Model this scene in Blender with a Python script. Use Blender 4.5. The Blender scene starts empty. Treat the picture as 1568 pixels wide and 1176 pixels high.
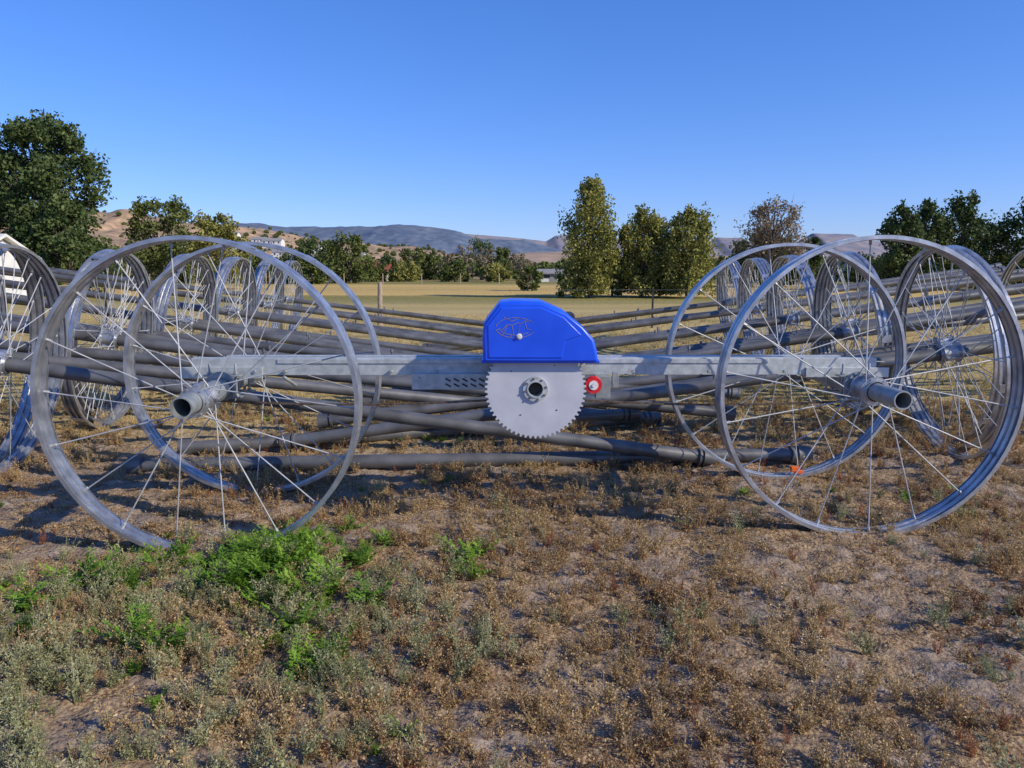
import bpy, math, random
import numpy as np
from mathutils import Vector, Matrix
random.seed(7); rng=np.random.default_rng(7)
S=bpy.context.scene
# ---------------------------------------------------------------- helpers
def link(o,parent=None):
    S.collection.objects.link(o)
    if parent is not None: o.parent=parent
    return o
def empty(name,parent=None,loc=(0,0,0)):
    e=bpy.data.objects.new(name,None); e.empty_display_size=.2; e.location=loc
    return link(e,parent)
class MB:
    def __init__(s): s.v=[]; s.f=[]
    def add(s,vs,fs):
        b=len(s.v); s.v+= [tuple(v) for v in vs]; s.f+=[tuple(b+i for i in f) for f in fs]
    def box(s,x0,x1,y0,y1,z0,z1,M=None):
        vs=[(x,y,z) for x in(x0,x1) for y in(y0,y1) for z in(z0,z1)]
        if M is not None: vs=[M@Vector(v) for v in vs]
        s.add(vs,[(0,1,3,2),(4,6,7,5),(0,4,5,1),(2,3,7,6),(0,2,6,4),(1,5,7,3)])
    def frame(s,p0,p1):
        p0=Vector(p0);p1=Vector(p1);d=(p1-p0).normalized()
        a=d.cross(Vector((0,0,1)))
        if a.length<.05:a=d.cross(Vector((0,1,0)))
        a.normalize();b=d.cross(a);return p0,p1,a,b
    def cyl(s,p0,p1,r0,r1=None,n=12,cap=True):
        if r1 is None:r1=r0
        p0,p1,a,b=s.frame(p0,p1);vs=[]
        for p,r in((p0,r0),(p1,r1)):
            for i in range(n):
                t=2*math.pi*i/n;vs.append(p+a*r*math.cos(t)+b*r*math.sin(t))
        fs=[(i,(i+1)%n,n+(i+1)%n,n+i) for i in range(n)]
        if cap: fs+=[tuple(range(n-1,-1,-1)),tuple(range(n,2*n))]
        s.add(vs,fs)
    def lathe(s,p0,d,prof,n=32,closed=True):
        d=Vector(d).normalized();p0,_,a,b=s.frame(p0,Vector(p0)+d);vs=[];m=len(prof)
        for i in range(n):
            t=2*math.pi*i/n
            for (ax,r) in prof: vs.append(p0+d*ax+a*r*math.cos(t)+b*r*math.sin(t))
        fs=[]
        for i in range(n):
            j=(i+1)%n
            for k in range(m if closed else m-1):
                l=(k+1)%m; fs.append((i*m+k,j*m+k,j*m+l,i*m+l))
        s.add(vs,fs)
    def tube(s,p0,p1,ro,ri,n=24):
        L=(Vector(p1)-Vector(p0)).length
        s.lathe(p0,Vector(p1)-Vector(p0),[(0,ro),(L,ro),(L,ri),(0,ri)],n)
    def mesh(s,name,mat,smooth=True,ang=35):
        me=bpy.data.meshes.new(name);me.from_pydata(s.v,[],s.f);me.update()
        import bmesh
        bm=bmesh.new();bm.from_mesh(me);bmesh.ops.recalc_face_normals(bm,faces=bm.faces);bm.to_mesh(me);bm.free()
        if smooth:
            me.polygons.foreach_set('use_smooth',[True]*len(me.polygons))
            me.set_sharp_from_angle(angle=math.radians(ang))
        me.materials.append(mat);return me
    def obj(s,name,mat,parent=None,smooth=True,bevel=0,seg=2):
        o=bpy.data.objects.new(name,s.mesh(name,mat,smooth));link(o,parent)
        if bevel:
            b=o.modifiers.new('bevel','BEVEL');b.width=bevel;b.segments=seg;b.limit_method='ANGLE'
        return o
# noise
_T=rng.random((256,256))
def vnoise(x,y):
    xi=np.floor(x).astype(int);yi=np.floor(y).astype(int);fx=x-xi;fy=y-yi
    fx=fx*fx*(3-2*fx);fy=fy*fy*(3-2*fy)
    g=lambda a,b:_T[a&255,b&255]
    return (g(xi,yi)*(1-fx)+g(xi+1,yi)*fx)*(1-fy)+(g(xi,yi+1)*(1-fx)+g(xi+1,yi+1)*fx)*fy
def fbm(x,y,o=4):
    r=0;a=.5;s=0
    for i in range(o):
        r=r+a*vnoise(x*2**i+17*i,y*2**i+31*i);s+=a;a*=.5
    return r/s
# ---------------------------------------------------------------- materials
def mat(name):
    m=bpy.data.materials.new(name);m.use_nodes=True;nt=m.node_tree
    return m,nt,nt.nodes,nt.links,nt.nodes['Principled BSDF']
def ramp(N,stops):
    r=N.new('ShaderNodeValToRGB');e=r.color_ramp.elements
    e[0].position=stops[0][0];e[0].color=(*stops[0][1],1)
    e[1].position=stops[-1][0];e[1].color=(*stops[-1][1],1)
    for p,c in stops[1:-1]:
        n=e.new(p);n.color=(*c,1)
    return r
def pmat(name,c1,c2,scale=8,rough=.5,metal=0,bump=.1,r2=None,coord='Object'):
    m,nt,N,L,B=mat(name)
    tc=N.new('ShaderNodeTexCoord');no=N.new('ShaderNodeTexNoise');no.inputs['Scale'].default_value=scale;no.inputs['Detail'].default_value=6
    L.new(tc.outputs[coord],no.inputs['Vector'])
    r=ramp(N,[(.3,c1),(.7,c2)]);L.new(no.outputs['Fac'],r.inputs[0]);L.new(r.outputs[0],B.inputs['Base Color'])
    B.inputs['Metallic'].default_value=metal
    mr=N.new('ShaderNodeMapRange');mr.inputs['To Min'].default_value=rough;mr.inputs['To Max'].default_value=r2 if r2 else rough
    n2=N.new('ShaderNodeTexNoise');n2.inputs['Scale'].default_value=scale*3;L.new(tc.outputs[coord],n2.inputs['Vector'])
    L.new(n2.outputs['Fac'],mr.inputs['Value']);L.new(mr.outputs[0],B.inputs['Roughness'])
    if bump:
        b=N.new('ShaderNodeBump');b.inputs['Strength'].default_value=bump;b.inputs['Distance'].default_value=.01
        L.new(n2.outputs['Fac'],b.inputs['Height']);L.new(b.outputs[0],B.inputs['Normal'])
    return m
galv=pmat('galvanized_steel',(.36,.38,.41),(.64,.66,.69),11,.28,.82,.1,.5)
galv_sp=pmat('galvanized_rod',(.36,.38,.40),(.55,.57,.59),11,.55,.35,0,.7)
galv_dull=pmat('dull_galvanized_steel',(.24,.27,.275),(.42,.45,.455),16,.4,.5,.1,.6)
galv_beam=pmat('galvanized_beam',(.38,.42,.43),(.58,.615,.62),22,.42,.4,.08,.6)
alu=pmat('weathered_aluminium_pipe',(.085,.087,.092),(.20,.203,.21),4,.34,.38,.08,.58)
gearm=pmat('painted_sprocket',(.44,.46,.52),(.56,.58,.64),6,.5,.1,.05,.6)
bluem=pmat('blue_plastic',(.008,.075,.70),(.014,.10,.84),5,.25,0,.02,.38)
darkm=pmat('dark_steel',(.02,.02,.02),(.05,.045,.04),20,.5,.3,.1)
redm=pmat('red_paint',(.55,.01,.02),(.65,.02,.03),20,.35)
whitem=pmat('white_nylon',(.6,.6,.6),(.75,.75,.75),20,.4)
chainm=pmat('chain_steel',(.10,.07,.05),(.25,.19,.14),30,.5,.6)
decalm=pmat('faded_decal',(.10,.13,.30),(.30,.25,.16),30,.6)
woodm=pmat('weathered_wood',(.22,.17,.12),(.42,.35,.27),20,.85,0,.5)
barkm=pmat('bark',(.09,.07,.05),(.2,.16,.12),6,.9,0,.5)
orangem=pmat('orange_tag',(.7,.12,.01),(.8,.16,.02),6,.6)

def leafmat(name,stops,wscale=1.2,trans=.3,rnd=.5):
    m,nt,N,L,B=mat(name)
    ge=N.new('ShaderNodeNewGeometry');no=N.new('ShaderNodeTexNoise');no.inputs['Scale'].default_value=wscale;no.inputs['Detail'].default_value=3
    L.new(ge.outputs['Position'],no.inputs['Vector'])
    a=N.new('ShaderNodeMath');a.operation='MULTIPLY';a.inputs[1].default_value=rnd;L.new(ge.outputs['Random Per Island'],a.inputs[0])
    m2=N.new('ShaderNodeMath');m2.operation='MULTIPLY_ADD';m2.inputs[1].default_value=1.6;m2.inputs[2].default_value=-.3-rnd/2;L.new(no.outputs['Fac'],m2.inputs[0])
    ad=N.new('ShaderNodeMath');ad.operation='ADD';L.new(a.outputs[0],ad.inputs[0]);L.new(m2.outputs[0],ad.inputs[1])
    r=ramp(N,stops);L.new(ad.outputs[0],r.inputs[0])
    L.new(r.outputs[0],B.inputs['Base Color']);B.inputs['Roughness'].default_value=.65;B.inputs['Specular IOR Level'].default_value=.25
    t=N.new('ShaderNodeBsdfTranslucent');L.new(r.outputs[0],t.inputs['Color'])
    mx=N.new('ShaderNodeMixShader');mx.inputs[0].default_value=trans
    L.new(B.outputs[0],mx.inputs[1]);L.new(t.outputs[0],mx.inputs[2]);L.new(mx.outputs[0],N['Material Output'].inputs['Surface'])
    return m
dry=leafmat('dry_weed',[(0,(.17,.075,.04)),(.22,(.36,.20,.10)),(.42,(.54,.39,.20)),(.6,(.31,.25,.11)),(.75,(.50,.36,.18)),(1,(.70,.55,.33))],1.0,.3,.8)
sage=leafmat('sage_weed',[(0,(.17,.18,.08)),(.5,(.33,.34,.17)),(1,(.50,.48,.29))],3,.3,.8)
redw=leafmat('red_weed',[(0,(.19,.055,.03)),(.5,(.36,.14,.065)),(1,(.5,.27,.13))],2,.3,.8)
green=leafmat('green_leaf',[(0,(.07,.17,.015)),(.5,(.17,.33,.03)),(1,(.34,.50,.08))],5,.4,.8)
straw=leafmat('straw_grass',[(0,(.32,.27,.10)),(.4,(.56,.44,.19)),(1,(.72,.57,.30))],.25,.3,.7)
# ---------------------------------------------------------------- camera / light
H=1.70;PITCH=8.7
cam=bpy.data.cameras.new('camera');co=bpy.data.objects.new('camera',cam);link(co);co.location=(0,0,H)
co.rotation_euler=(math.radians(90-PITCH),0,0);cam.sensor_width=36;cam.lens=36*1150/1568;cam.clip_end=30000;cam.clip_start=.05
S.camera=co
EL=math.radians(31);AZ=math.radians(116)
sd=Vector((math.sin(AZ)*math.cos(EL),math.cos(AZ)*math.cos(EL),math.sin(EL)))
sl=bpy.data.lights.new('sun','SUN');sl.energy=5.0;sl.angle=math.radians(.5);sl.color=(1,.885,.70)
so=bpy.data.objects.new('sun',sl);link(so);so.rotation_euler=(-sd).to_track_quat('-Z','Y').to_euler();so.location=(10,-4,12)
w=bpy.data.worlds.new('World');S.world=w;w.use_nodes=True;N=w.node_tree.nodes;L=w.node_tree.links
sky=N.new('ShaderNodeTexSky');sky.sky_type='NISHITA';sky.sun_disc=False;sky.sun_elevation=EL;sky.sun_rotation=AZ
sky.altitude=300;sky.air_density=1.0;sky.dust_density=.35;sky.ozone_density=5.0
hs=N.new('ShaderNodeHueSaturation');hs.inputs['Saturation'].default_value=1.2
gm=N.new('ShaderNodeGamma');gm.inputs['Gamma'].default_value=.79
vm=N.new('ShaderNodeVectorMath');vm.operation='MULTIPLY';vm.inputs[1].default_value=(1.10,1.25,1.95)
L.new(sky.outputs[0],hs.inputs['Color']);L.new(hs.outputs[0],gm.inputs['Color']);L.new(gm.outputs[0],vm.inputs[0]);L.new(vm.outputs[0],N['Background'].inputs['Color']);N['Background'].inputs['Strength'].default_value=.13
S.view_settings.view_transform='Standard';S.view_settings.look='None';S.view_settings.exposure=0
# ---------------------------------------------------------------- ground
def axis(fine0,fine1,step,far,g=1.25,neg=None):
    a=list(np.arange(fine0,fine1,step));s=step;x=a[-1]
    while x<far: s*=g;x+=s;a.append(x)
    s=step;x=a[0];lo=-far if neg is None else neg;b=[]
    while x>lo: s*=g;x-=s;b.append(x)
    return np.array(b[::-1]+a)
def gz(x,y):
    x=np.asarray(x,float);y=np.asarray(y,float)
    near=np.clip((14-y)/5,0,1)*np.clip((9-abs(x))/3,0,1)
    z=(fbm(x*1.1,y*1.1,3)-.5)*.07+(fbm(x*7,y*7,3)-.5)*.055+(fbm(x*24+5,y*24,2)-.5)*.04
    return z*near
xs=axis(-5,5,.03,12000,1.22);ys=axis(1.6,8.5,.03,15000,1.22,neg=-300)
X,Y=np.meshgrid(xs,ys);Z=gz(X,Y)
nx,ny=len(xs),len(ys);V=np.stack([X.ravel(),Y.ravel(),Z.ravel()],1)
i=np.arange(ny-1)[:,None]*nx+np.arange(nx-1)[None,:];i=i.ravel()
F=np.stack([i,i+1,i+nx+1,i+nx],1)
def npmesh(name,V,F,m,smooth=True):
    me=bpy.data.meshes.new(name);k=F.shape[1]
    me.vertices.add(len(V));me.vertices.foreach_set('co',V.astype(np.float32).ravel())
    me.loops.add(F.size);me.loops.foreach_set('vertex_index',F.astype(np.int32).ravel())
    me.polygons.add(len(F));me.polygons.foreach_set('loop_start',np.arange(0,F.size,k,dtype=np.int32))
    me.polygons.foreach_set('use_smooth',np.full(len(F),smooth));me.update(calc_edges=True);me.materials.append(m);return me
m,nt,N,L,B=mat('ground_soil_and_field')
ge=N.new('ShaderNodeNewGeometry');sx=N.new('ShaderNodeSeparateXYZ');L.new(ge.outputs['Position'],sx.inputs[0])
def noise(sc,det=5,vec=None):
    n=N.new('ShaderNodeTexNoise');n.inputs['Scale'].default_value=sc;n.inputs['Detail'].default_value=det
    L.new(vec or ge.outputs['Position'],n.inputs['Vector']);return n.outputs['Fac']
def mix(f,a,b):
    x=N.new('ShaderNodeMix');x.data_type='RGBA';L.new(f,x.inputs[0]);L.new(a,x.inputs[6]);L.new(b,x.inputs[7]);return x.outputs[2]
def rmp(f,st):
    r=ramp(N,st);L.new(f,r.inputs[0]);return r.outputs[0]
def mrange(v,a,b):
    x=N.new('ShaderNodeMapRange');x.inputs['From Min'].default_value=a;x.inputs['From Max'].default_value=b;L.new(v,x.inputs['Value']);return x.outputs[0]
def madd(a,k,b):
    x=N.new('ShaderNodeMath');x.operation='MULTIPLY_ADD';L.new(a,x.inputs[0]);x.inputs[1].default_value=k;L.new(b,x.inputs[2]);return x.outputs[0]
soil=rmp(noise(9,8),[(.3,(.165,.125,.095)),(.5,(.27,.212,.165)),(.7,(.38,.31,.25))])
lit=rmp(noise(60,4),[(.4,(.15,.09,.055)),(.55,(.34,.24,.14)),(.7,(.48,.37,.22))])
nearc=mix(mrange(noise(2.3,5),.42,.6),soil,lit)
mp=N.new('ShaderNodeMapping');mp.inputs['Scale'].default_value=(.05,.35,1);L.new(ge.outputs['Position'],mp.inputs['Vector'])
fld=rmp(noise(1.0,6,mp.outputs[0]),[(.3,(.27,.22,.08)),(.45,(.44,.35,.14)),(.6,(.58,.45,.20)),(.75,(.48,.35,.16))])
fld2=rmp(noise(14,6),[(.3,(.20,.15,.07)),(.6,(.56,.44,.21))])
mfl=N.new('ShaderNodeMix');mfl.data_type='RGBA';mfl.inputs[0].default_value=.5;L.new(fld,mfl.inputs[6]);L.new(fld2,mfl.inputs[7])
tr=mrange(madd(noise(.8,3),4,sx.outputs['Y']),8.5,12.5)
c1=mix(tr,nearc,mfl.outputs[2])
far=rmp(noise(.012,5),[(.35,(.13,.14,.06)),(.5,(.28,.22,.11)),(.65,(.36,.26,.15))])
mp2=N.new('ShaderNodeMapping');mp2.inputs['Scale'].default_value=(.03,.12,1);L.new(ge.outputs['Position'],mp2.inputs['Vector'])
band=rmp(mrange(madd(noise(1,5,mp2.outputs[0]),26,sx.outputs['Y']),30,130),[(0,(.50,.38,.16)),(.15,(.48,.37,.15)),(.21,(.22,.22,.07)),(.28,(.30,.26,.09)),(.33,(.64,.46,.18)),(.5,(.54,.40,.15)),(.6,(.68,.49,.2)),(.72,(.24,.23,.08)),(1,(.34,.28,.12))])
fine=rmp(noise(3.5,6),[(.3,(.55,.52,.45)),(.65,(1.15,1.1,1.02))])
mb_=N.new('ShaderNodeMix');mb_.data_type='RGBA';mb_.blend_type='MULTIPLY';mb_.inputs[0].default_value=.8;L.new(band,mb_.inputs[6]);L.new(fine,mb_.inputs[7])
t2=mrange(sx.outputs['Y'],30,44);c2=mix(t2,c1,mb_.outputs[2])
c3=mix(mrange(sx.outputs['Y'],120,160),c2,far)
L.new(c3,B.inputs['Base Color']);B.inputs['Roughness'].default_value=.95;B.inputs['Specular IOR Level'].default_value=.1
bp=N.new('ShaderNodeBump');bp.inputs['Strength'].default_value=.7;bp.inputs['Distance'].default_value=.03;L.new(noise(45,8),bp.inputs['Height']);L.new(bp.outputs[0],B.inputs['Normal'])
link(bpy.data.objects.new('ground',npmesh('ground',V,F,m)))
# ---------------------------------------------------------------- hills
def hill(name,prof,y0,y1,y2,m,amp,fr,nx=260,ny=26):
    px=np.array([p[0] for p in prof]);pz=np.array([p[1] for p in prof])
    x=np.linspace(px[0],px[-1],nx);t=np.linspace(0,1.6,ny)
    XX,TT=np.meshgrid(x,t);YY=np.where(TT<1,y0+(y1-y0)*TT,y1+(y2-y1)*(TT-1)/.6)
    h=np.interp(XX,px,pz);s=np.where(TT<1,TT**1.3,1-((TT-1)/.6)*.8)
    n=fbm(XX*fr+3,YY*fr+9,5)-.5
    rg=1-abs(2*fbm(XX*fr*2.2+3,YY*fr*.9+19,4)-1)
    ZZ=h*s+(n+(rg-.8)*.9*np.clip(1.15-s,0,1))*amp*np.clip(TT*3,0,1)*np.clip((1.6-TT)*5,0,1)
    ZZ=np.where(TT==0,-3,ZZ);V=np.stack([XX.ravel(),YY.ravel(),ZZ.ravel()],1)
    i=(np.arange(ny-1)[:,None]*nx+np.arange(nx-1)[None,:]).ravel()
    F=np.stack([i,i+1,i+nx+1,i+nx],1)
    link(bpy.data.objects.new(name,npmesh(name,V,F,m)));return V
farm=pmat('haze_tinted_mountain',(.055,.095,.165),(.14,.17,.22),.012,.95,0,0)  # bluish aerial haze is put into the base colour
farm2=pmat('haze_tinted_mesa',(.16,.17,.22),(.30,.26,.26),.006,.95,0,0)  # distance haze tinted into the mesa's own colour
tanm=pmat('dry_hillside',(.15,.12,.07),(.52,.34,.21),.12,.95,0,0)
tanm2=pmat('dry_low_hill',(.28,.20,.14),(.44,.31,.21),.02,.95,0,0)
P=lambda d,pts:[((a-784)*d/1150,(412-b)*d/1150+1.7) for a,b in pts]
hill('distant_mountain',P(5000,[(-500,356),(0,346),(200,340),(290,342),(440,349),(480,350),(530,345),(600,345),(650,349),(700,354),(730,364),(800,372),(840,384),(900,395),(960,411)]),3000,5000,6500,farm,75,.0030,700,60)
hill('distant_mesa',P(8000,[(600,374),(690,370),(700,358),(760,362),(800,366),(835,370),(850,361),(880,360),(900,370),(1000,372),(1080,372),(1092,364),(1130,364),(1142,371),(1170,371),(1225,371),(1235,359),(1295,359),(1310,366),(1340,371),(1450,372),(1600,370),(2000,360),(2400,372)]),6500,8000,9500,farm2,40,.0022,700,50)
HV=hill('dry_hill',P(600,[(-900,326),(-300,314),(0,321),(100,326),(185,332),(215,332),(225,339),(300,344),(400,345),(440,354),(520,368),(620,381),(700,393),(780,404),(840,411)]),330,600,800,tanm,14,.02,400,40)
hill('low_hill',P(1500,[(640,411),(740,398),(800,388),(870,384),(960,390),(1200,396),(1500,390),(1800,400),(2000,411)]),1100,1500,1900,tanm2,10,.006)
# ---------------------------------------------------------------- instancing
def scatter(name,pts,rot,scl,idx,coll):
    me=bpy.data.meshes.new(name);me.vertices.add(len(pts));me.vertices.foreach_set('co',np.asarray(pts,np.float32).ravel())
    a=me.attributes.new('rot','FLOAT_VECTOR','POINT');a.data.foreach_set('vector',np.asarray(rot,np.float32).ravel())
    a=me.attributes.new('scl','FLOAT','POINT');a.data.foreach_set('value',np.asarray(scl,np.float32))
    a=me.attributes.new('idx','INT','POINT');a.data.foreach_set('value',np.asarray(idx,np.int32))
    me.update();o=bpy.data.objects.new(name,me);link(o)
    g=bpy.data.node_groups.new(name+'_nodes','GeometryNodeTree')
    g.interface.new_socket('Geometry',in_out='INPUT',socket_type='NodeSocketGeometry');g.interface.new_socket('Geometry',in_out='OUTPUT',socket_type='NodeSocketGeometry')
    n=g.nodes;l=g.links;gi=n.new('NodeGroupInput');go=n.new('NodeGroupOutput');ip=n.new('GeometryNodeInstanceOnPoints')
    ci=n.new('GeometryNodeCollectionInfo');ci.inputs['Collection'].default_value=coll;ci.inputs['Separate Children'].default_value=True;ci.inputs['Reset Children'].default_value=True
    def na(nm,t):
        q=n.new('GeometryNodeInputNamedAttribute');q.data_type=t;q.inputs['Name'].default_value=nm
        return [s for s in q.outputs if s.enabled and s.name=='Attribute'][0]
    l.new(gi.outputs[0],ip.inputs['Points']);l.new(ci.outputs[0],ip.inputs['Instance']);ip.inputs['Pick Instance'].default_value=True
    l.new(na('idx','INT'),ip.inputs['Instance Index']);l.new(na('rot','FLOAT_VECTOR'),ip.inputs['Rotation']);l.new(na('scl','FLOAT'),ip.inputs['Scale'])
    l.new(ip.outputs[0],go.inputs[0]);md=o.modifiers.new('scatter','NODES');md.node_group=g;return o
def stem_plant(name,m,nst,h,spread,leafn,ls,lw,seed,droop=.0,stemr=.0013,tip=0,seg=5):
    r=random.Random(seed);mb=MB()
    for s in range(nst):
        a=r.uniform(0,6.283);sp=spread*r.uniform(.15,1);hh=h*r.uniform(.55,1.1)
        pts=[]
        bx,by=r.uniform(-.012,.012),r.uniform(-.012,.012);bend=r.uniform(-.5,.5)
        for k in range(seg+1):
            t=k/seg;aa=a+bend*t
            pts.append(Vector((bx+math.cos(aa)*sp*t**1.3,by+math.sin(aa)*sp*t**1.3,hh*(t-droop*t*t))))
        for k in range(seg):
            q=stemr*(1-.6*k/seg);p0,p1=pts[k],pts[k+1];sd_=Vector((-math.sin(a),math.cos(a),0))*q*1.4
            mb.add([p0-sd_,p0+sd_,p1+sd_,p1-sd_],[(0,1,2,3)])
            if seg>3:
                up=Vector((math.cos(a),math.sin(a),.2))*q;mb.add([p0-up,p0+up,p1+up,p1-up],[(0,1,2,3)])
        for k in range(leafn):
            t=r.uniform(.12,1)**.8;f=t*seg;i0=min(seg-1,int(f));p=pts[i0].lerp(pts[i0+1],f-i0)
            d=Vector((r.gauss(0,1),r.gauss(0,1),r.gauss(.35,.6))).normalized()
            sz=ls*r.uniform(.5,1.3)*(1-.35*t if not tip else .6+.6*t)
            p=p+d*r.uniform(0,ls*.7)
            sde=d.cross(Vector((r.gauss(0,1),r.gauss(0,1),r.gauss(0,1)))).normalized()*sz*lw
            nrm=d.cross(sde).normalized()*sz*.12
            mb.add([p,p+d*sz*.5+sde+nrm,p+d*sz,p+d*sz*.5-sde+nrm],[(0,1,2,3)])
    me=bpy.data.meshes.new(name);me.from_pydata(mb.v,[],mb.f);me.materials.append(m);return bpy.data.objects.new(name,me)
def frond_plant(name,m,nst,h,seed):
    r=random.Random(seed);mb=MB()
    for s in range(nst):
        a=r.uniform(0,6.283);sp=r.uniform(.05,.22);hh=h*r.uniform(.5,1.1);b=Vector((r.uniform(-.04,.04),r.uniform(-.04,.04),0))
        for k in range(9):
            t=(k+1)/9;c=b+Vector((math.cos(a)*sp*t**1.2,math.sin(a)*sp*t**1.2,hh*(t-.18*t*t)))
            for sidx in(-1,1):
                aa=a+sidx*r.uniform(.6,1.5);L0=.068*(1.1-.6*t)*r.uniform(.7,1.3)
                d=Vector((math.cos(aa),math.sin(aa),r.uniform(.0,.7))).normalized();w_=d.cross(Vector((0,0,1))).normalized()
                tip=c+d*L0
                mb.add([c,c+d*L0*.45+w_*L0*.15,tip,c+d*L0*.45-w_*L0*.15],[(0,1,2,3)])
                for q in(.35,.65):
                    for s2 in(-1,1):
                        o=c+d*L0*q;dd=(d*.7+w_*s2*.8+Vector((0,0,r.uniform(-.2,.2)))).normalized();l2=L0*.48*(1.15-q);w2=d*l2*.4
                        mb.add([o-w2,o+dd*l2,o+w2],[(0,1,2)])
        c0=b;sdv=Vector((-math.sin(a),math.cos(a),0))*.0018
        for k in range(5):
            t=(k+1)/5;c=b+Vector((math.cos(a)*sp*t**1.2,math.sin(a)*sp*t**1.2,hh*(t-.18*t*t)));mb.add([c0-sdv,c0+sdv,c+sdv,c-sdv],[(0,1,2,3)]);c0=c
    me=bpy.data.meshes.new(name);me.from_pydata(mb.v,[],mb.f);me.materials.append(m);return bpy.data.objects.new(name,me)
def coll(name,objs):
    c=bpy.data.collections.new(name)
    for o in objs:c.objects.link(o)
    return c
cdry=coll('dry_weed_variants',[stem_plant('dry_weed_a%d'%i,dry,random.randint(8,12),.07+.014*i,.065,17,.013,.38,40+i,seg=4) for i in range(5)])
csage=coll('sage_weed_variants',[stem_plant('sage_weed_a%d'%i,sage,11,.11+.013*i,.08,24,.015,.3,60+i,seg=4) for i in range(4)])
cred=coll('red_weed_variants',[stem_plant('red_weed_a%d'%i,redw,10,.13,.07,18,.013,.3,80+i,seg=4) for i in range(3)])
cgreen=coll('green_weed_variants',[frond_plant('green_weed_a%d'%i,green,10,.20,90+i) for i in range(4)])
cstraw=coll('straw_grass_variants',[stem_plant('straw_grass_a%d'%i,straw,14,.12,.15,3,.07,.05,120+i,stemr=.0026,seg=3) for i in range(4)])
climit=coll('litter_variants',[stem_plant('litter_a%d'%i,dry,12,.015,.12,6,.014,.32,140+i,seg=3) for i in range(3)])
def place(name,x,y,smin,smax,c,nv,tilt=.18):
    n=len(x);z=gz(x,y)-.004
    rot=np.stack([rng.normal(0,tilt,n),rng.normal(0,tilt,n),rng.random(n)*6.283],1)
    return scatter(name,np.stack([x,y,z],1),rot,smin+(smax-smin)*rng.random(n)**1.5,rng.integers(0,nv,n),c)
def cand(n,y0,y1,pad=1.2):
    y=rng.uniform(y0,y1,n);W=(y*.72+pad);x=rng.uniform(-1,1,n)*(y1*.72+pad);k=abs(x)<W;return x[k],y[k]
x,y=cand(20500,1.7,9.5,.9)
d=fbm(x*.9+4,y*.9+2,3)+.5*(fbm(x*4,y*4,2)-.5)
bare=np.exp(-(((x-1.15)/.6)**2+((y-3.05)/.35)**2))*.3+np.exp(-(((x-.1)/.5)**2+((y-2.7)/.4)**2))*.06
k=(d-bare+rng.normal(0,.05,len(d)))>.44
k&=rng.random(len(k))<np.clip(1.25-.05*y,.5,1)
place('dry_weed_patch',x[k],y[k],.4,1.25,cdry,5)
x,y=cand(5000,1.7,6,.8);place('plant_litter',x,y,.5,1.3,climit,3,.1)
x,y=cand(6500,1.8,5.5)
p=np.clip((.1-x)/1.2,0,1)*np.clip((4.3-y)/.8,0,1)*.75+.09*(fbm(x*1.5,y*1.5)>.5)
k=rng.random(len(x))<p*(.3+1.2*(fbm(x*2.2+9,y*2.2)>.45));place('sage_weed_patch',x[k],y[k],.45,1.2,csage,4)
x,y=cand(5500,2,7.5)
p=.02+.36*np.clip((x-1.0)/2,0,1)*(fbm(x*1.2+40,y*1.2)>.46)+.16*(fbm(x*1.7+80,y*1.7)>.58)
k=rng.random(len(x))<p;place('red_weed_patch',x[k],y[k],.35,.8,cred,3)
gx=[];gy=[];gs=[]
for cx,cy,sx_,sy_,n in[(-1.55,4.15,.26,.15,34),(-1.2,4.3,.22,.18,16),(-1.1,3.75,.18,.15,7),(-1.45,3.8,.25,.12,8),(-.27,4.1,.04,.06,3),(-.92,3.0,.12,.06,5),(-1.05,3.25,.1,.1,4),(-1.62,3.15,.1,.06,3),(-2.3,3.55,.2,.12,4),(-1.95,3.85,.2,.1,4),(-2.2,3.1,.2,.1,2)]:
    gx+=list(rng.normal(cx,sx_,n));gy+=list(rng.normal(cy,sy_,n))
place('green_weed_patch',np.array(gx),np.array(gy),.35,1.05,cgreen,4)
gx=[];gy=[]
for cx,cy,sx_,sy_,n in[(1.6,8.5,.6,.3,12),(-.6,7.2,.3,.1,8),(-.4,5.8,.5,.25,5),(-4.2,5.3,.5,.4,8),(2.9,5.6,.6,.4,7),(-2.6,8.8,.5,.3,8),(-1.6,3.9,.7,.5,18),(-1.2,2.8,.5,.3,7)]:
    gx+=list(rng.normal(cx,sx_,n));gy+=list(rng.normal(cy,sy_,n))
place('small_green_weed_patch',np.array(gx),np.array(gy),.2,.42,cgreen,4)
x,y=cand(20000,7,28,2.5);k=rng.random(len(x))<np.clip((y-6)/4,0,1)*(.5+.5*(fbm(x*.5,y*.5)>.45))
place('straw_grass_field',x[k],y[k],.5,1.05,cstraw,4)
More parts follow.
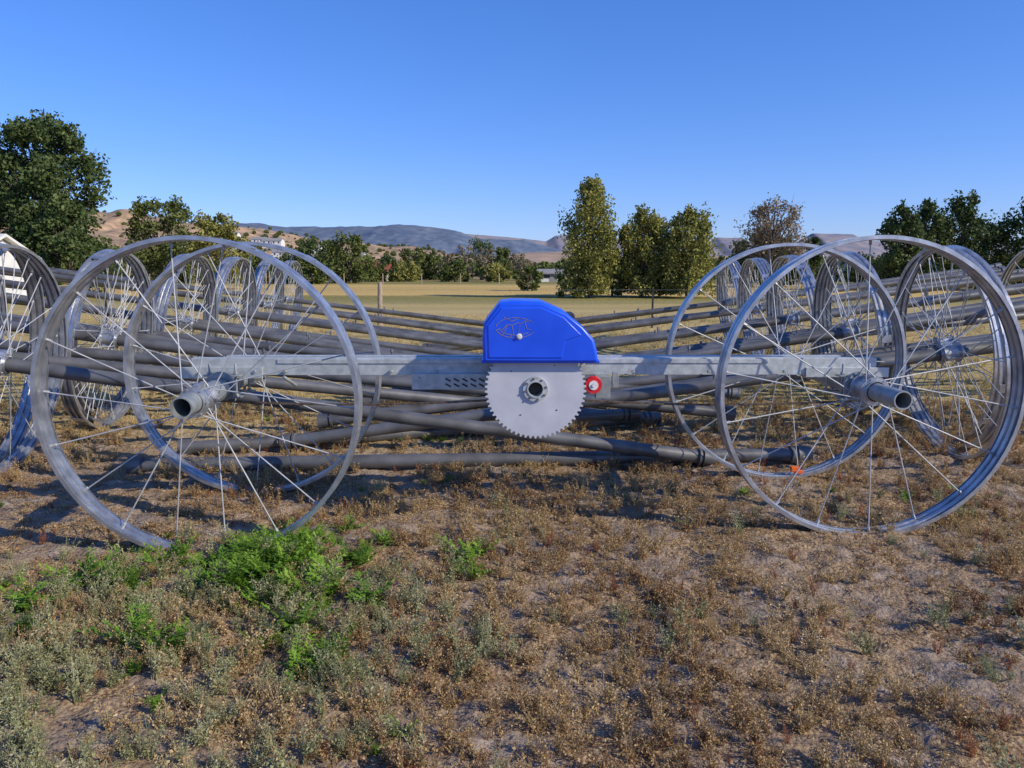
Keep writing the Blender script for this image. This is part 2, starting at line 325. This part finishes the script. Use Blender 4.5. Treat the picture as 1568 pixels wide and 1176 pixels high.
# ---------------------------------------------------------------- trees
def treeleaf(name,stops,sc=.6):
    return leafmat(name,stops,sc,.25,.7)
tg_dark=treeleaf('cottonwood_foliage',[(0,(.03,.055,.018)),(.5,(.075,.115,.036)),(1,(.15,.19,.06))],1.0)
tg_mid=treeleaf('green_foliage',[(0,(.05,.08,.02)),(.5,(.11,.14,.035)),(1,(.19,.21,.06))])
tg_yel=treeleaf('poplar_foliage',[(0,(.11,.13,.03)),(.5,(.23,.235,.055)),(1,(.38,.35,.10))])
tg_dry=treeleaf('sparse_foliage',[(0,(.16,.13,.08)),(.5,(.26,.21,.14)),(1,(.36,.30,.2))])
def tree(name,x,y,h,wd,m,nblob,leaves,ls,seed,trunk=.15,low=.15,shape='round',limbs=8,fat=1.0):
    r=np.random.default_rng(seed);e=empty(name,None,(x,y,0));mb=MB()
    th=h*.75;pts=[Vector((0,0,-.2))]
    for k in range(1,7): pts.append(Vector((r.normal(0,.02)*h,r.normal(0,.02)*h,th*k/6)))
    R=wd/2*trunk*.45
    for k in range(6): mb.cyl(pts[k],pts[k+1],R*(1-k/6.5),R*(1-(k+1)/6.5),8,False)
    blobs=[]
    for b in range(nblob):
        t=low+(1-low)*((b+.5)/nblob) if nblob>1 else .6
        zz=t*h*.93
        if shape=='round': env=math.sqrt(max(.08,1-((t-.5)/.56)**2))
        elif shape=='poplar': env=min(1,.72+.5*t) if t<.62 else max(.22,1-((t-.62)/.42)**1.5)
        elif shape=='broad': env=(.82+.12*math.sin(t*11)) if t<.78 else max(.4,.95-((t-.78)/.3)**1.6)
        elif shape=='column': env=.95 if t<.7 else max(.3,.95-((t-.7)/.36)**1.6)
        else: env=1
        a=b*2.399+r.normal(0,.4);rr=wd/2*env*math.sqrt(r.uniform(.05,1))*.9
        c=np.array([math.cos(a)*rr,math.sin(a)*rr,zz+r.normal(0,.025)*h]);s=wd*r.uniform(.08,.19)*(.55+.5*env)*fat
        blobs.append((c,s))
    for c,s in blobs[::max(1,nblob//(limbs*3))]:
        k=min(5,max(1,int((c[2]*.62)/th*6)));p0=pts[k];p1=Vector(c);mid=p0.lerp(p1,.5)+Vector((0,0,-.03*h))
        q=R*.4*(1-k/8);mb.cyl(p0,mid,q,q*.65,6,False);mb.cyl(mid,p1,q*.65,q*.2,6,False)
        for _ in range(2):
            p2=p1+Vector(r.normal(0,s*.7,3));mb.cyl(mid.lerp(p1,.5),p2,q*.3,q*.1,4,False)
    mb.obj('trunk_and_limbs',barkm,e)
    per=leaves//nblob;C=[]
    for c,s in blobs:
        n=int(per*r.uniform(.6,1.4));d=r.normal(0,1,(n,3));d/=np.linalg.norm(d,axis=1)[:,None]
        rad=s*(r.random(n)**.42)*(1+.4*np.sin(d[:,0]*5+seed)*np.cos(d[:,2]*4));C.append(c+d*rad[:,None]*np.array([1,1,.85 if shape not in('poplar','column') else 1.5]))
    C=np.concatenate(C);C=C[C[:,2]>h*.03]
    n=len(C);a=r.normal(0,1,(n,3));a/=np.linalg.norm(a,axis=1)[:,None];b=np.cross(a,r.normal(0,1,(n,3)));b/=np.linalg.norm(b,axis=1)[:,None]
    sz=ls*r.uniform(.5,1.2,n)[:,None];V=np.stack([C-a*sz*.6,C+b*sz*.4,C+a*sz*.6,C-b*sz*.4],1).reshape(-1,3)
    F=np.arange(n*4).reshape(-1,4);link(bpy.data.objects.new('foliage',npmesh('foliage',V,F,m,False)),e);return e
tree('cottonwood_tree',-30.6,50,11.6,8.6,tg_dark,80,34000,.24,1,fat=.95,trunk=.2,shape='broad')
tree('cottonwood_tree',-37,53,10,7.5,tg_dark,36,11000,.28,2)
tree('cottonwood_tree',-28.0,48,6.0,5.0,tg_dark,28,9000,.24,3)
tree('round_tree',-32.3,70,8.2,6.4,tg_mid,36,10000,.26,4,fat=1.05)
tree('willow_tree',-25,65,6.4,5.8,tg_yel,30,9000,.24,5,fat=1.15)
tree('round_tree',-23.8,90,5.2,5.4,tg_dark,20,4500,.3,6,fat=1.2)
tree('round_tree',-19.6,92,5.8,6,tg_mid,22,4500,.3,7,fat=1.2)
tree('poplar_tree',4.75,45,7.0,3.5,tg_yel,60,17000,.15,8,shape='poplar',trunk=.2,low=.06,fat=1.2)
tree('poplar_tree',7.9,46,5.5,3.2,tg_yel,44,12000,.15,9,shape='column',trunk=.2,low=.06,fat=1.15)
tree('poplar_tree',10.5,45,5.3,3.7,tg_yel,52,15000,.15,10,shape='column',low=.06,trunk=.2,fat=1.1)
tree('poplar_tree',9.3,47.5,5.0,3.4,tg_yel,34,8000,.16,11,low=.04,fat=1.15)
tree('poplar_tree',6.3,47.5,4.2,2.6,tg_yel,24,6000,.16,12,low=.04,fat=1.15)
tree('shrub',3.6,45,2.1,2.4,tg_yel,16,3000,.14,12,low=.02,fat=1.2)
tree('shrub',1.2,60,1.9,2.6,tg_mid,12,2000,.2,13,low=.05)
tree('sparse_tree',23.8,70,8.3,6.2,tg_dry,50,5200,.2,14,low=.4,trunk=.3,limbs=16)
tree('round_tree',24.5,74,4.8,7.4,tg_mid,28,6000,.3,15,low=.1,fat=1.15)
tree('round_tree',28.4,72,4.6,3.4,tg_dark,16,3000,.3,16,low=.1,fat=1.15)
tree('cottonwood_tree',30.6,60,6.9,3.6,tg_dark,36,10000,.22,17,low=.05,fat=1.15,shape='column')
tree('cottonwood_tree',33.0,61,7.2,3.6,tg_dark,36,10000,.22,21,low=.05,fat=1.15,shape='column')
tree('cottonwood_tree',35.9,61,7.4,4.6,tg_dark,40,11000,.22,18,low=.05,fat=1.1,shape='column')
tree('cottonwood_tree',38.3,62.5,5.8,4.0,tg_dark,26,6000,.24,22,low=.05,fat=1.2)
tree('cottonwood_tree',41.2,60,7.6,6.2,tg_dark,40,11000,.24,19,low=.05,fat=1.15)
tree('cottonwood_tree',46.5,62,8,6,tg_dark,30,7000,.3,20,low=.08)
k=0
for (px_,hh,ww,mm,dd) in[(600,3.6,4,tg_dark,112),(632,5,5,tg_mid,118),(660,4.6,4,tg_mid,120),(686,4.4,3.6,tg_dry,117),(712,5.4,3.4,tg_dry,112),(738,6.4,6.5,tg_dark,122),(745,5,3,tg_dry,108),(770,5.2,4,tg_mid,116),(792,4.4,4,tg_dry,118),(806,3.6,3,tg_dry,112),(648,3.2,6,tg_yel,126),(835,1.9,4,tg_mid,108),(860,2.2,3,tg_mid,108),(1110,3.5,6,tg_mid,110),(1290,2.6,8,tg_dark,100),(1130,2.5,6,tg_yel,95),(575,2.4,4,tg_mid,104),(300,4,8,tg_mid,95),(420,3.6,7,tg_mid,96),(200,4,9,tg_mid,90),(1330,3,6,tg_dark,85),(480,2.4,6,tg_mid,88),(530,2.6,6,tg_dark,94),(620,2.6,5,tg_yel,104),(700,2.8,5,tg_mid,102),(760,2.4,4,tg_yel,100)]:
    k+=1;bare_=mm is tg_dry
    tree('bare_tree' if bare_ else 'treeline_tree',(px_-784)/1150*dd,dd,hh,ww,mm,18,1100 if bare_ else 2600,.26 if bare_ else .32,200+k,low=.05,trunk=.25,fat=.9 if bare_ else 1.15)
cj=[]
for i in range(3):
    r=np.random.default_rng(300+i);n=260;d=r.normal(0,1,(n,3));d/=np.linalg.norm(d,axis=1)[:,None];C=d*(r.random(n)**.4)[:,None]*np.array([1.6,1.6,1.3])+np.array([0,0,1.1])
    a=r.normal(0,1,(n,3));a/=np.linalg.norm(a,axis=1)[:,None];b=np.cross(a,r.normal(0,1,(n,3)));b/=np.linalg.norm(b,axis=1)[:,None]
    V=np.stack([C-a*.3,C+b*.22,C+a*.3,C-b*.22],1).reshape(-1,3);cj.append(bpy.data.objects.new('juniper_bush_a%d'%i,npmesh('juniper_bush',V,np.arange(n*4).reshape(-1,4),tg_mid,False)))
cj=coll('juniper_variants',cj)
sel=HV[(HV[:,1]<640)&(HV[:,2]>.5)];q=sel[rng.integers(0,len(sel),2000)]+rng.normal(0,1,(2000,3))*np.array([4,4,0])
scatter('juniper_scrub',q-np.array([0,0,.4]),np.zeros((2000,3)),rng.uniform(.4,1.4,2000),rng.integers(0,3,2000),cj)
n=900;yy=rng.uniform(125,330,n);xx=rng.uniform(-.8,.8,n)*yy
scatter('valley_scrub',np.stack([xx,yy,np.zeros(n)],1),np.zeros((n,3)),rng.uniform(.5,1.8,n),rng.integers(0,3,n),cj)
# ---------------------------------------------------------------- buildings
wallw=pmat('white_siding',(.6,.6,.58),(.72,.72,.7),2,.7);roofg=pmat('grey_roof',(.2,.2,.2),(.3,.3,.3),3,.8);roofr=pmat('red_roof',(.22,.05,.03),(.3,.08,.05),3,.8);glass=pmat('window_glass',(.03,.04,.05),(.05,.06,.07),3,.1);wallt=pmat('tan_siding',(.4,.33,.25),(.5,.42,.33),2,.7)
def house(name,x,y,z,w_,d_,h_,wm,rm,rise=1.2,win=True):
    e=empty(name,None,(x,y,z));b=MB();b.box(-w_/2,w_/2,-d_/2,d_/2,-2,h_)
    b.add([(-w_/2,-d_/2,h_),(-w_/2,d_/2,h_),(-w_/2,0,h_+rise),(w_/2,-d_/2,h_),(w_/2,d_/2,h_),(w_/2,0,h_+rise)],[(0,1,2),(3,5,4)]);b.obj('walls',wm,e,False)
    r=MB();o=.35
    for s in(-1,1):
        r.add([(-w_/2-o,s*(d_/2+o),h_-.15),(w_/2+o,s*(d_/2+o),h_-.15),(w_/2+o,0,h_+rise+.08),(-w_/2-o,0,h_+rise+.08),(-w_/2-o,s*(d_/2+o),h_),(w_/2+o,s*(d_/2+o),h_),(w_/2+o,0,h_+rise+.23),(-w_/2-o,0,h_+rise+.23)],[(0,1,2,3),(4,5,6,7),(0,1,5,4),(0,3,7,4),(1,2,6,5)])
    r.obj('roof',rm,e,False);g=MB();n=max(2,int(w_/3))
    for i in range(n):
        cx=-w_/2+(i+.5)*w_/n;g.box(cx-.45,cx+.45,-d_/2-.03,-d_/2+.02,h_*.4,h_*.8)
    g.obj('windows',glass,e,False);dd=MB();dd.box(-.5,.5,-d_/2-.04,-d_/2+.02,0,min(2,h_*.85));dd.obj('door',roofg,e,False)
house('white_house',-29.9,40,0,6.2,5,2.3,wallw,wallw,1.0)
house('red_roof_house',-20.3,112,0,4.6,5,1.6,wallt,roofr,1)
house('white_trailer_house',5.6,104,0,3.6,3,1.2,wallw,roofg,.3)
for hx,hy,m_ in[(-150,480,wallw),(-165,500,wallw),(-178,470,wallt),(-140,455,wallw),(-122,470,wallw),(-190,520,wallw),(-90,440,wallw),(-105,430,wallt),(-160,440,wallw),(-70,420,wallw),(-200,455,wallw),(-128,430,wallw)]:
    j=np.argmin((HV[:,0]-hx)**2+(HV[:,1]-hy)**2);house('hillside_house',hx,hy,HV[j,2],random.uniform(8,13),8,2.8,m_,roofg,1.5)
# ---------------------------------------------------------------- fence
f=empty('wire_fence');b=MB();tp=MB();wr=MB()
for i,xx in enumerate(np.arange(-43.9,50,8)):
    yy=22+.1*(i%3)
    if i%2: b.cyl((xx,yy,-.1),(xx+.03,yy,1.32),.08,.065,10)
    else: tp.box(xx-.025,xx+.025,yy-.02,yy+.02,0,1.15)
for zz in(.4,.75,1.1): wr.cyl((-44,22.06,zz),(46,22.06,zz),.0025,None,4)
b.obj('wooden_posts',woodm,f);tp.obj('steel_posts',darkm,f);wr.obj('wires',galv,f)
f=empty('field_fence');b=MB()
for xx in np.arange(-60,60,4.5): b.cyl((xx,88+random.uniform(-.3,.3),-.1),(xx,88,1.2),.07,.06,6)
b.obj('posts',woodm,f)
# ---------------------------------------------------------------- wheel mesh (axis = local X)
R=.96
def wheel_mesh(seed,n=18,W=.135):
    r=random.Random(seed);mb=MB();h=W/2;t=.004;dp=.024
    out=[(-h,R-dp),(-h,R),(-h*.66,R),(-h*.58,R-dp),(-h*.24,R-dp),(-h*.16,R-.004),(h*.16,R-.004),(h*.24,R-dp),(h*.58,R-dp),(h*.66,R),(h,R),(h,R-dp)]
    inn=[(h-t,R-dp),(h-t,R-t),(h*.66+t*.6,R-t),(h*.58+t*.6,R-dp-t),(h*.24-t*.6,R-dp-t),(h*.16-t*.6,R-.004-t),(-h*.16+t*.6,R-.004-t),(-h*.24+t*.6,R-dp-t),(-h*.58-t*.6,R-dp-t),(-h*.66-t*.6,R-t),(-h+t,R-t),(-h+t,R-dp)]
    mb.lathe((0,0,0),(1,0,0),out+inn,120)
    for i in range(3):
        a=2.094*i+.3;M=Matrix.Rotation(a,4,'X');mb.box(-h*.95,h*.95,-.04,.04,R-.001,R+.004,M)
    mb.tube((-.10,0,0),(.10,0,0),.068,.0635)
    for s in(-1,1):
        mb.tube((s*.075-.003,0,0),(s*.075+.003,0,0),.092,.068)
        for k in range(6):
            a=k*1.047;mb.cyl((s*.075-.012,.080*math.cos(a),.080*math.sin(a)),(s*.075+.012,.080*math.cos(a),.080*math.sin(a)),.006,None,6)
    mb.box(-.06,.06,-.015,.015,.066,.095);mb.box(-.06,.06,-.015,.015,-.095,-.066)
    sp=MB()
    for i in range(n):
        s=1 if i%2 else -1;a=2*math.pi*i/n;ah=a+(.9 if (i//2)%2 else -.9)
        p0=(s*.075,.075*math.cos(ah),.075*math.sin(ah));p1=(-s*.02,(R-.028)*math.cos(a),(R-.028)*math.sin(a))
        sp.cyl(p0,p1,.0042,None,8,False)
        d=Vector(p1).normalized();sp.cyl(Vector(p1)-d*.03,Vector(p1)+d*.004,.009,None,6)
    return mb.mesh('irrigation_wheel',galv),sp.mesh('spokes',galv_sp)
WM=[wheel_mesh(1),wheel_mesh(2,16)]
# ---------------------------------------------------------------- wheel-line mover
mv=empty('wheel_line_irrigation_mover')
def wheel(parent,loc,rz,spin,nm='wheel',ry=0,var=0):
    o=bpy.data.objects.new(nm,WM[var][0]);link(o,parent);o.matrix_basis=Matrix.Translation(loc)@Matrix.Rotation(rz,4,'Z')@Matrix.Rotation(ry,4,'Y')@Matrix.Rotation(spin,4,'X')
    link(bpy.data.objects.new(nm+'_spokes',WM[var][1]),o);return o
AZL=.945
for nm,x_,y_,z_,sp,rz in[('wheel_1',-1.86,4.40,.93,.05,0),('wheel_2',-1.96,5.66,.94,.2,0),('wheel_3',2.265,4.70,.945,.12,0),('wheel_4',2.215,6.07,.945,.0,0)]:
    wheel(mv,(x_,y_,z_),math.pi/2+rz,sp,nm)
a=MB()
a.tube((-1.855,4.14,.93),(-1.96,5.85,.94),.063,.054);a.tube((2.275,4.30,AZL),(2.21,6.2,AZL),.056,.048)
a.tube((-1.872,4.54,.932),(-1.885,4.78,.934),.071,.06);a.tube((2.255,4.82,AZL),(2.245,5.12,AZL),.066,.055)
a.obj('axle_tubes',galv_dull,mv)
b=MB()
def channel(b,x0,x1,yf,z0,z1,dp=.07,t=.006):
    b.box(x0,x1,yf,yf+t,z0,z1);b.box(x0,x1,yf+t,yf+dp,z1-t,z1);b.box(x0,x1,yf+t,yf+dp,z0,z0+t)
channel(b,-2.12,-.12,4.93,1.005,1.118);channel(b,.45,2.42,4.95,1.005,1.118)
channel(b,-2.0,2.3,5.22,1.0,1.10)
for x_ in(-1.0,1.05,-2.05,2.35): b.box(x_-.03,x_+.03,5.0,5.22,1.01,1.09)
b.box(-1.55,-.12,4.922,4.93,1.083,1.112) ; b.box(.50,1.7,4.942,4.95,1.083,1.112)
b.box(-2.2,-1.65,4.915,4.929,.985,1.06); b.box(1.95,2.5,4.935,4.949,.99,1.055)
b.obj('frame_beams',galv_beam,mv,False,.002)
g=MB()
for cx in(-1.89,2.245):
    for dx in(-.085,.085):
        g.cyl((cx+dx,4.86,.86),(cx+dx,4.86,1.09),.008,None,8);g.cyl((cx+dx,5.1,.86),(cx+dx,5.1,1.09),.008,None,8)
        for yy in(4.86,5.1):
            g.cyl((cx+dx,yy,.875),(cx+dx,yy,.89),.016,None,6);g.cyl((cx+dx,yy,1.02),(cx+dx,yy,1.035),.016,None,6)
    for yy in(4.86,5.1): g.box(cx-.12,cx+.12,yy-.03,yy+.03,.868,.876);g.box(cx-.12,cx+.12,yy-.03,yy+.03,1.008,1.018)
    g.lathe((cx,4.8,AZL),(0,1,0),[(0,.1),(.02,.1),(.02,.06),(0,.06)],28)
g.cyl((-1.5,4.88,1.0),(-1.45,4.98,.93),.012,None,8)
g.box(.55,.645,4.86,4.95,.86,1.005);g.box(.66,.70,4.88,4.9,.93,1.03)
for x_ in(-1.7,-1.5,-.8,-.5,.8,1.3,1.8): g.cyl((x_,4.905,1.03),(x_,4.93,1.03),.012,None,6)
g.obj('clamps_and_brackets',galv_dull,mv,True,.0015)
p=MB();p.box(-.66,-.1,4.885,4.893,.915,1.02);p.box(-.66,-.1,4.893,4.93,1.008,1.016);p.obj('slotted_plate',galv_beam,mv,False,.002)
sl_=MB()
for i in range(5):
    for j in range(2):
        M=Matrix.Translation((-.42+.055*i,4.882,.945+.035*j))@Matrix.Rotation(.5,4,'Y');sl_.box(-.02,.02,-.0015,.0015,-.005,.005,M)
for i in range(2): sl_.box(-.61+.3*i,-.606+.3*i,4.881,4.884,.99,1.0)
sl_.obj('plate_slot_darks',darkm,mv,False)  # thin dark boxes on the plate stand in for shade inside open slots
gy0=4.66;gc=(.148,gy0,.955);n=62;t=MB();ri=.052;ro=.302;rt=.319;vs=[];prof=[]
for i in range(n):
    for fr,rr in((0,ro),(.22,ro),(.42,rt),(.66,rt),(.86,ro)):
        an=2*math.pi*(i+fr)/n;prof.append((math.cos(an)*rr,math.sin(an)*rr,an))
m_=len(prof)
for yy in(0,.010):
    vs+=[(gc[0]+c,gy0+yy,gc[2]+s) for c,s,_ in prof]+[(gc[0]+math.cos(an)*ri,gy0+yy,gc[2]+math.sin(an)*ri) for _,_,an in prof]
fs=[]
for i in range(m_):
    j=(i+1)%m_;fs+=[(i,j,m_+j,m_+i),(2*m_+i,3*m_+i,3*m_+j,2*m_+j),(i,2*m_+i,2*m_+j,j),(m_+i,m_+j,3*m_+j,3*m_+i)]
t.add(vs,fs);t.obj('drive_sprocket',gearm,mv,True)
t=MB();t.lathe(gc,(0,1,0),[(-.014,.078),(-.001,.08),(-.001,.05),(-.014,.05)],36);t.tube((gc[0],gy0-.02,gc[2]),(gc[0],5.15,gc[2]),.053,.046,32)
t.obj('hub_flange',galv_beam,mv)
t=MB()
for k in range(8):
    a_=k*math.pi/4+.2;t.cyl((gc[0]+.066*math.cos(a_),gy0-.022,gc[2]+.066*math.sin(a_)),(gc[0]+.066*math.cos(a_),gy0-.012,gc[2]+.066*math.sin(a_)),.007,None,6)
for a_ in(.9,2.5,4.2,5.5): t.cyl((gc[0]+.19*math.cos(a_),gy0-.003,gc[2]+.19*math.sin(a_)),(gc[0]+.19*math.cos(a_),gy0+.002,gc[2]+.19*math.sin(a_)),.005,None,8)
t.obj('hub_bolts',chainm,mv)
t=MB();t.box(-.08,.42,4.74,5.12,.98,1.135);t.box(.0,.3,4.72,4.74,.85,1.1);t.box(.08,.4,4.76,5.05,1.135,1.42);t.obj('gearbox_and_engine',darkm,mv,False,.01)
outl=[(-.182,1.137),(-.186,1.30),(-.178,1.372),(-.082,1.496),(.0,1.506),(.18,1.502),(.335,1.435),(.44,1.35),(.508,1.272),(.528,1.20),(.536,1.137)]
cxm,czm=.17,1.15;t=MB();n=len(outl);rings=[(4.60,.965,.965),(4.615,.99,.988),(4.80,1,1),(5.12,1,1)]
vs=[]
for yy,sx2,sz2 in rings: vs+=[(cxm+(x_-cxm)*sx2,yy,1.137+(z_-1.137)*sz2) for x_,z_ in outl]
fs=[tuple(range(n)),tuple(reversed(range(3*n,4*n)))]
for r_ in range(3):
    for i in range(n): j=(i+1)%n;fs.append((r_*n+i,(r_+1)*n+i,(r_+1)*n+j,r_*n+j))
t.add(vs,fs);o=t.obj('engine_cover',bluem,mv,True,.014,3)
t=MB();t.box(-.190,.545,4.614,5.13,1.124,1.142);t.obj('cover_lip',bluem,mv,True,.006,3)
t=MB();inn=[(-.15,1.155),(-.155,1.36),(-.07,1.468),(.175,1.474),(.32,1.41),(.43,1.30),(.33,1.265),(.31,1.155)];n=len(inn)
vs=[(x_,4.602,z_) for x_,z_ in inn]+[(.14+(x_-.14)*.97,4.594,1.3+(z_-1.3)*.96) for x_,z_ in inn]
t.add(vs,[tuple(range(n,2*n))]+[(i,(i+1)%n,n+(i+1)%n,n+i) for i in range(n)]);t.obj('cover_front_panel',bluem,mv,True,.003,2)
t=MB();yy=4.592
def stroke(pts,w_=.0018):
    for q in range(len(pts)-1):
        x0,z0=pts[q];x1,z1=pts[q+1];dx,dz=x1-x0,z1-z0;l_=math.hypot(dx,dz)+1e-9;nx_,nz_=-dz/l_*w_,dx/l_*w_
        t.add([(x0-nx_,yy,z0-nz_),(x0+nx_,yy,z0+nz_),(x1+nx_,yy,z1+nz_),(x1-nx_,yy,z1-nz_)],[(0,1,2,3)])
el=lambda a0,a1,rx,rz,cx=.022,cz=1.345:[(cx+rx*math.cos(a_),cz+rz*math.sin(a_)) for a_ in np.linspace(a0,a1,24)]
stroke(el(.5,3.0,.12,.062));stroke(el(3.3,5.9,.12,.062));stroke(el(3.4,5.6,.10,.045))
stroke([(-.06,1.33),(-.03,1.365),(.0,1.36),(.03,1.375),(.06,1.37),(.085,1.39),(.1,1.38)]);stroke([(-.03,1.36),(-.05,1.31),(-.07,1.295)]);stroke([(.05,1.365),(.04,1.32),(.07,1.30)])
stroke([(.0,1.36),(.01,1.31),(-.01,1.29)]);stroke([(.08,1.385),(.09,1.34),(.12,1.33)]);stroke([(-.07,1.34),(-.1,1.33)]);stroke([(-.05,1.41),(.0,1.385),(.05,1.405)])
t.obj('faded_logo',decalm,mv,False)
t=MB();t.lathe((.045,4.594,1.292),(0,-1,0),[(0,.0),(0,.018),(.006,.018),(.008,.010),(.016,.010),(.016,0)],20,False);t.obj('cover_screw',whitem,mv)
t=MB();t.lathe((.515,4.72,.975),(0,-1,0),[(0,.03),(0,.053),(.012,.056),(.02,.048),(.028,.053),(.036,.053),(.036,.03)],32);t.obj('red_roller',redm,mv)
t=MB();t.lathe((.515,4.684,.975),(0,-1,0),[(0,.012),(0,.03),(.006,.03),(.006,.012)],28);t.cyl((.515,4.78,.975),(.515,4.67,.975),.011,None,8);t.obj('roller_hub',whitem,mv)
t=MB()
for x0,x1,z0,z1 in[(-1.89,.0,.853,.868),(.3,2.2,.868,.853)]:
    L_=x1-x0;n=int(L_/.022)
    for i in range(n):
        f_=(i+.5)/n;x_=x0+L_*f_;z_=z0+(z1-z0)*f_-.03*math.sin(math.pi*f_);s=.004 if i%2 else .008
        for q in(-1,1): t.box(x_-.013,x_+.013,4.80+q*s-.001,4.80+q*s+.001,z_-.006,z_+.006)
        t.cyl((x_,4.79,z_),(x_,4.81,z_),.004,None,5)
t.obj('drive_chain',chainm,mv,False)
# ---------------------------------------------------------------- pipe sections
PR=.056
def section(wx,wy,ex,ey,var=0,ez=.075,far=6.1,wz=.95,nw=True):
    e=empty('irrigation_pipe_section');w0=Vector((wx,wy,wz));e0=Vector((ex,ey,ez));d=(w0-e0);d2=d.normalized();f0=w0+d2*far
    mb=MB();mb.tube(e0,f0,PR,PR-.006,20)
    mb.tube(e0-d2*.03,e0+d2*.07,PR+.018,PR-.006,20);mb.tube(e0+d2*.09,e0+d2*.11,PR+.02,PR,20)
    mb.tube(f0-d2*.10,f0+d2*.03,PR+.018,PR-.006,20)
    for s in(.33,.9):
        c=e0.lerp(f0,s);mb.cyl(c,c+Vector((0,0,.085)),.012,None,8);mb.cyl(c+Vector((0,0,.085)),c+Vector((0,0,.12)),.02,.015,8)
    mb.obj('pipe',alu,e)
    if nw:
        rz=math.atan2(d2.y,d2.x);ry=-math.asin(d2.z);wheel(e,w0,rz,random.uniform(0,6),'wheel',ry,var)
    return e
LG=[(-4.15,6.0,1.72,6.35),(-4.42,6.45,1.15,8.0)]
for cx,cy,n in[(-4.35,8.1,4),(-4.45,10.3,3),(-4.75,12.9,3),(-5.1,15.8,2),(-5.4,18.4,2)]:
    for i in range(n):
        LG.append((cx-.17*i,cy+.34*i,1.3-.15*i+random.uniform(-.4,.4),cy+.34*i+.25+random.uniform(-.15,.15)))
for i,(a_,b_,c_,d_) in enumerate(LG): section(a_,b_,c_,d_,i%2,ez=.075+.05*(i%3))
RG=[(3.95,6.75,-2.15,6.95)]
for cx,cy,n in[(4.15,7.15,2),(4.05,9.0,4),(4.2,11.3,3),(4.6,14.2,3),(4.95,17.2,3)]:
    for i in range(n):
        RG.append((cx+.17*i,cy+.34*i,-1.6+.15*i+random.uniform(-.4,.4),cy+.34*i+.2+random.uniform(-.15,.15)))
for i,(a_,b_,c_,d_) in enumerate(RG): section(a_,b_,c_,d_,i%2,ez=.08+.05*(i%3))
# extra sections whose wheels stand outside the view, lying across the others
section(-6.6,7.3,2.3,7.75,0,.2,3.0,1.12);section(-6.9,9.2,2.7,8.9,1,.22,3,1.15);section(6.9,8.0,-1.9,7.35,0,.2,3.0,1.12);section(7.4,10.4,-2.0,9.7,1,.2,3,1.1)
def loose(p0,p1):
    e=empty('loose_irrigation_pipe');p0=Vector(p0);p1=Vector(p1);d=(p1-p0).normalized();mb=MB();mb.tube(p0,p1,PR+.003,PR-.005,20)
    mb.tube(p0-d*.02,p0+d*.09,PR+.024,PR-.006,20);mb.tube(p1-d*.10,p1+d*.02,PR+.024,PR-.006,20);mb.tube(p1-d*.16,p1-d*.13,PR+.022,PR,20);mb.obj('pipe',alu,e)
loose((-3.2,6.15,.065),(2.62,6.5,.075));loose((-3.05,6.75,.07),(1.6,8.15,.08));loose((-1.1,7.5,.07),(1.35,7.95,.17))
t=MB();t.box(2.30,2.37,6.0,6.04,.05,.09);t.box(2.33,2.40,6.01,6.03,.03,.06);t.obj('orange_marker_tag',orangem,None,False,.004)
print('faces',sum(len(m.polygons) for m in bpy.data.meshes))
